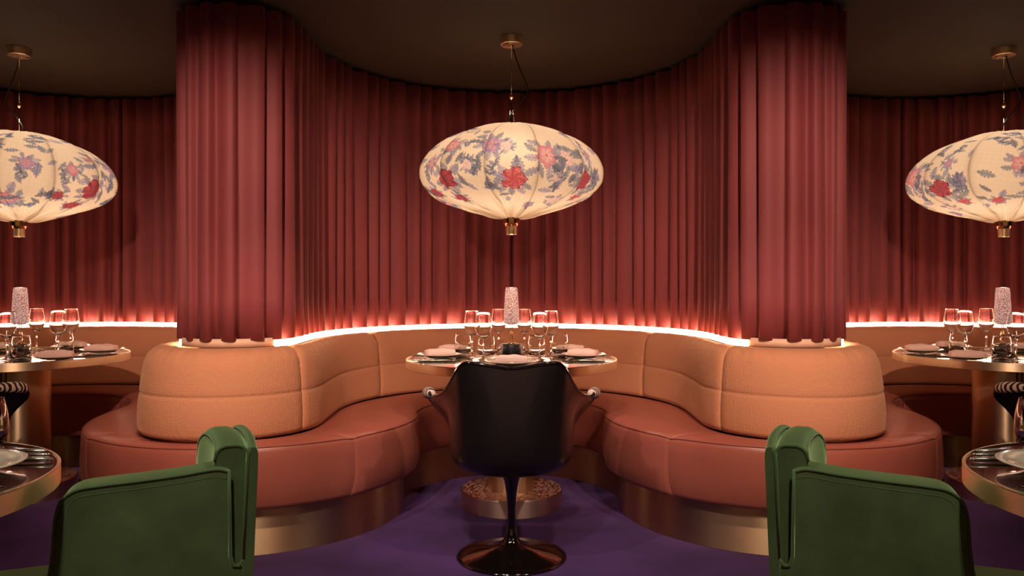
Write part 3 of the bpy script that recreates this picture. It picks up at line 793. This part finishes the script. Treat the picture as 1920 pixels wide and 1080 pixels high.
# ------------------------------------------------------------ black swivel chairs
def make_tub():
    root = empty('swivel_chair', (0, 3.2, 0), 'black swivel armchair on a trumpet base, seen from behind at the central table', 'chair', 'black swivel armchairs')
    rim = [(0, -.262, .787), (.07, -.260, .795), (.145, -.252, .806), (.188, -.238, .802), (.218, -.205, .765), (.245, -.150, .716), (.280, -.07, .668), (.325, .03, .640), (.357, .11, .632), (.366, .165, .622),
           (.345, .195, .585), (.298, .185, .535), (.270, .175, .495), (.245, .195, .462), (.18, .235, .448), (.09, .252, .445), (0, .255, .445)]
    mid = [(0, -.272, .62), (.07, -.266, .62), (.135, -.245, .62), (.182, -.215, .62), (.216, -.178, .61), (.238, -.130, .60), (.252, -.08, .58), (.270, .02, .56), (.285, .09, .555), (.288, .13, .545),
           (.282, .150, .52), (.268, .150, .495), (.258, .155, .470), (.235, .175, .440), (.17, .21, .425), (.085, .225, .42), (0, .228, .42)]
    low = [(0, -.275, .46), (.07, -.267, .46), (.135, -.242, .46), (.182, -.208, .46), (.218, -.162, .46), (.241, -.105, .46), (.250, -.06, .46), (.252, .0, .46), (.250, .05, .455), (.246, .09, .45),
           (.240, .11, .44), (.232, .12, .43), (.222, .13, .42), (.20, .15, .405), (.145, .18, .395), (.07, .195, .39), (0, .198, .39)]
    bot = [(x*.74, y*.74, .382) for x, y, z in low]
    bo2 = [(x*.42, y*.42, .370) for x, y, z in low]
    lo2 = [(x*.93, y*.93, .415) for x, y, z in low]
    ctr = [(0, 0, .343)]*len(rim)
    rim, mid, low = [[(x, y, z+.022) for x, y, z in P] for P in (rim, mid, low)]
    def ring(P):
        full = P+[(-x, y, z) for x, y, z in P[-2:0:-1]]
        return cr(full, 5, closed=True)
    R_ = [ring(p) for p in (rim, mid, low, lo2, bot, bo2)]
    rows = []
    for i in range(len(R_[0])):
        c = cr([r[i] for r in R_]+[Vector((0, 0, .366))], 6); rows.append(c)
    V, F = grid(rows, closed_u=True)
    sh = mesh('shell', V, F, M['black'], root); dedupe(sh, 1e-4)
    mo = sh.modifiers.new('t', 'SOLIDIFY'); mo.thickness = .008; mo.offset = 0
    # glossy rolled lip and patterned lining
    lip = [p for p in R_[0]]; V, F = tube(lip+[lip[0]], .0075, 8); mesh('rim_lip', V, F, M['blackgloss'], root)
    rows2 = []
    for i, c in enumerate(rows):
        q = []
        for j, p in enumerate(c):
            inw = Vector((-p.x, .03-p.y, 0)); inw = inw.normalized()*.018 if inw.length > .02 else Vector((0, 0, 0))
            up = .012+.012*min(1, j/12)
            f = max(0, 1-j/2.5)
            q.append(p+inw*(1-.2*f)+Vector((0, 0, up*(1-.3*f) if j > 1 else .006)))
        rows2.append(q)
    V, F = grid(rows2, closed_u=True); ln = mesh('lining', V, F, M['zebra'], root); dedupe(ln, 1e-4)
    mo = ln.modifiers.new('t', 'SOLIDIFY'); mo.thickness = .012; mo.offset = 0
    for sx in (-1, 1):                      # padded arm tips
        pts = cr([(sx*.333, .03, .674), (sx*.352, .085, .668), (sx*.362, .135, .660), (sx*.360, .172, .646)], 5)
        V, F = tube(pts, [.014+.012*math.sin(PI*k/(len(pts)-1))**.5 for k in range(len(pts))], 14); mesh('arm_pad', V, F, M['zebra'], root)
    V, F = lathe([(0, .375), (.055, .373), (.050, .362), (.042, .345), (.031, .315), (.0225, .27), (.0180, .22), (.0165, .18), (.0175, .14), (.021, .105), (.030, .075), (.050, .052), (.085, .036), (.13, .026), (.18, .018), (.215, .011), (.229, .006), (.229, .001), (0, .001)], 96)
    mesh('pedestal', V, F, M['blackgloss'], root); auto(root.children[-1], 50)
    return root
tub = make_tub()
dup(tub, (-2.62, 3.42, 0), -.12, 'black chair with zebra lining at the left edge, in front of the left booth table')
dup(tub, (2.62, 3.42, 0), .12, 'black chair with zebra lining at the right edge, in front of the right booth table')

# ------------------------------------------------------------ green velvet armchairs
def extrude_profile(outer, d0, d1, frame, name, m, root, bw=.012):
    """outer: (t,z) outline; extruded along w from d0 to d1"""
    n = len(outer); V = [frame(t, d0, z) for t, z in outer]+[frame(t, d1, z) for t, z in outer]
    F = [tuple(range(n)), tuple(range(n, 2*n))[::-1]]+[(i, n+i, n+(i+1) % n, (i+1) % n) for i in range(n)]
    o = mesh(name, V, F, m, root); bev(o, bw, 4); return o
def make_velvet(sgn, label):
    bx, by = -.655, 1.78
    root = empty('velvet_armchair', (sgn*bx, by, 0), label, 'armchair', 'green velvet armchairs')
    fx, fy = -.94, -.34; wx, wy = -.34, .94
    def fr(t, w_, z): return Vector((sgn*(fx*t+wx*w_), fy*t+wy*w_, z))
    # near side panel with arm: outline in (t, z)
    top = cr([(0, .700, 0), (.03, .707, 0), (.10, .700, 0), (.19, .694, 0), (.27, .690, 0), (.315, .684, 0), (.343, .662, 0), (.354, .62, 0), (.358, .56, 0), (.366, .50, 0), (.384, .455, 0), (.42, .435, 0), (.56, .43, 0), (.60, .415, 0), (.605, .38, 0)], 5)
    out = [(p.x, p.y) for p in top]+[(.60, .25), (.10, .22), (-.030, .24), (-.032, .46), (-.026, .478), (-.014, .472), (-.004, .485), (-.002, .52)]
    arm = extrude_profile(out, 0, .085, fr, 'side_panel', M['velvet'], root, .014)
    k = len(top)
    V, F = tube([fr(p.x+(.0), -.001, p.y-.003) for p in top[:k-4]], .0030, 8); mesh('piping', V, F, M['velvet_pipe'], arm)
    V, F = tube([fr(p.x-.004, .012, p.y-.014) + Vector((0, 0, 0)) for p in []] or [fr(0, -.001, .70), fr(-.002, -.001, .6), fr(-.003, -.001, .5), fr(-.010, -.001, .478), fr(-.022, -.001, .476), fr(-.030, -.001, .488)], .0042, 8); mesh('piping', V, F, M['velvet_pipe'], arm)
    # inset line just inside the outer panel edge
    ins = []
    for i, p in enumerate(top[:k-8]):
        a = top[max(i-1, 0)]; b = top[min(i+1, k-1)]; d = (b-a).normalized(); nrm = Vector((d.y, -d.x, 0))
        if nrm.y > 0 or (abs(nrm.y) < .3 and nrm.x > 0): nrm = nrm*-1 if nrm.y > 0 or nrm.x > 0 else nrm
        q = p+nrm*.020; ins.append(fr(q.x, .0002, q.y))
    V, F = tube(ins, .0013, 6); mesh('piping', V, F, M['velvet_pipe'], arm)
    # backrest: curved wall, thick cushion (dark) and outer shell
    H = .758
    def topz(w_): return H-.012+.020*math.sin(PI*min(1, max(0, (w_+.02)/.40)))-.09*max(0, (w_-.22)/.14)**2
    def curve(w_): return .55*max(0, w_)**2
    def wall(name, f0, f1, w0, w1, z0, m, dz, rnd, lean=.03):
        rows = []; nW = 22
        for i in range(nW+1):
            w_ = w0+(w1-w0)*i/nW; e = (nW-i)/nW*(w1-w0); sh = rnd*(1-min(1, e/rnd))**2 if rnd else 0
            zt = topz(w_)+dz-sh*.9
            c0 = curve(w_); hf = (f1-f0)/2; mf = (f0+f1)/2; hf2 = hf*(1-.5*(sh/rnd if rnd else 0))
            sec = []
            for (a, zz) in [(-1, z0), (-1, z0+(zt-z0)*.5), (-1, zt-.035), (-.93, zt-.016), (-.7, zt-.005), (-.35, zt), (.35, zt+.0), (.7, zt-.005), (.93, zt-.016), (1, zt-.035), (1, z0+(zt-z0)*.5), (1, z0)]:
                ln = -lean*(zz-.25)/.5
                sec.append(fr(mf+a*hf2+c0+ln, w_, zz))
            rows.append(sec)
        V, F = grid(rows, closed_v=True, caps=True); o = mesh(name, V, F, m, root); auto(o, 60)
        return o, rows
    bk, rows = wall('back_cushion', -.024, .050, .022, .34, .44, M['velvet'], 0, .06, .02)
    V, F = tube([r[8] for r in rows], .004, 8); mesh('piping', V, F, M['velvet_pipe'], bk)
    V, F = tube([rows[0][j] for j in (9, 8, 7, 6, 5, 4, 3, 2, 1, 0)], .004, 8); mesh('piping', V, F, M['velvet_pipe'], bk)
    os_, rows = wall('outer_back', -.046, -.022, -.002, .35, .24, M['velvet'], .001, .06, .02)
    V, F = tube([rows[0][j]+Vector((0, 0, 0)) for j in (10, 9, 8, 7)]+[r[7] for r in rows], .004, 8); mesh('piping', V, F, M['velvet_pipe'], os_)
    # seat and legs
    o = extrude_profile([(-.02, .25), (-.02, .40), (.30, .418), (.57, .415), (.60, .40), (.60, .25)], .06, .36, fr, 'seat', M['velvet'], root, .02)
    for t, w_ in ((.02, .03), (.50, .03), (.02, .32), (.50, .32)):
        V, F = tube([fr(t, w_, .26), fr(t, w_, .001)], [.02, .011], 12); mesh('leg', V, F, M['blackgloss'], root)
    return root
make_velvet(1, 'green velvet armchair at the lower left, facing the nearer left table')
make_velvet(-1, 'green velvet armchair at the lower right, facing the nearer right table')
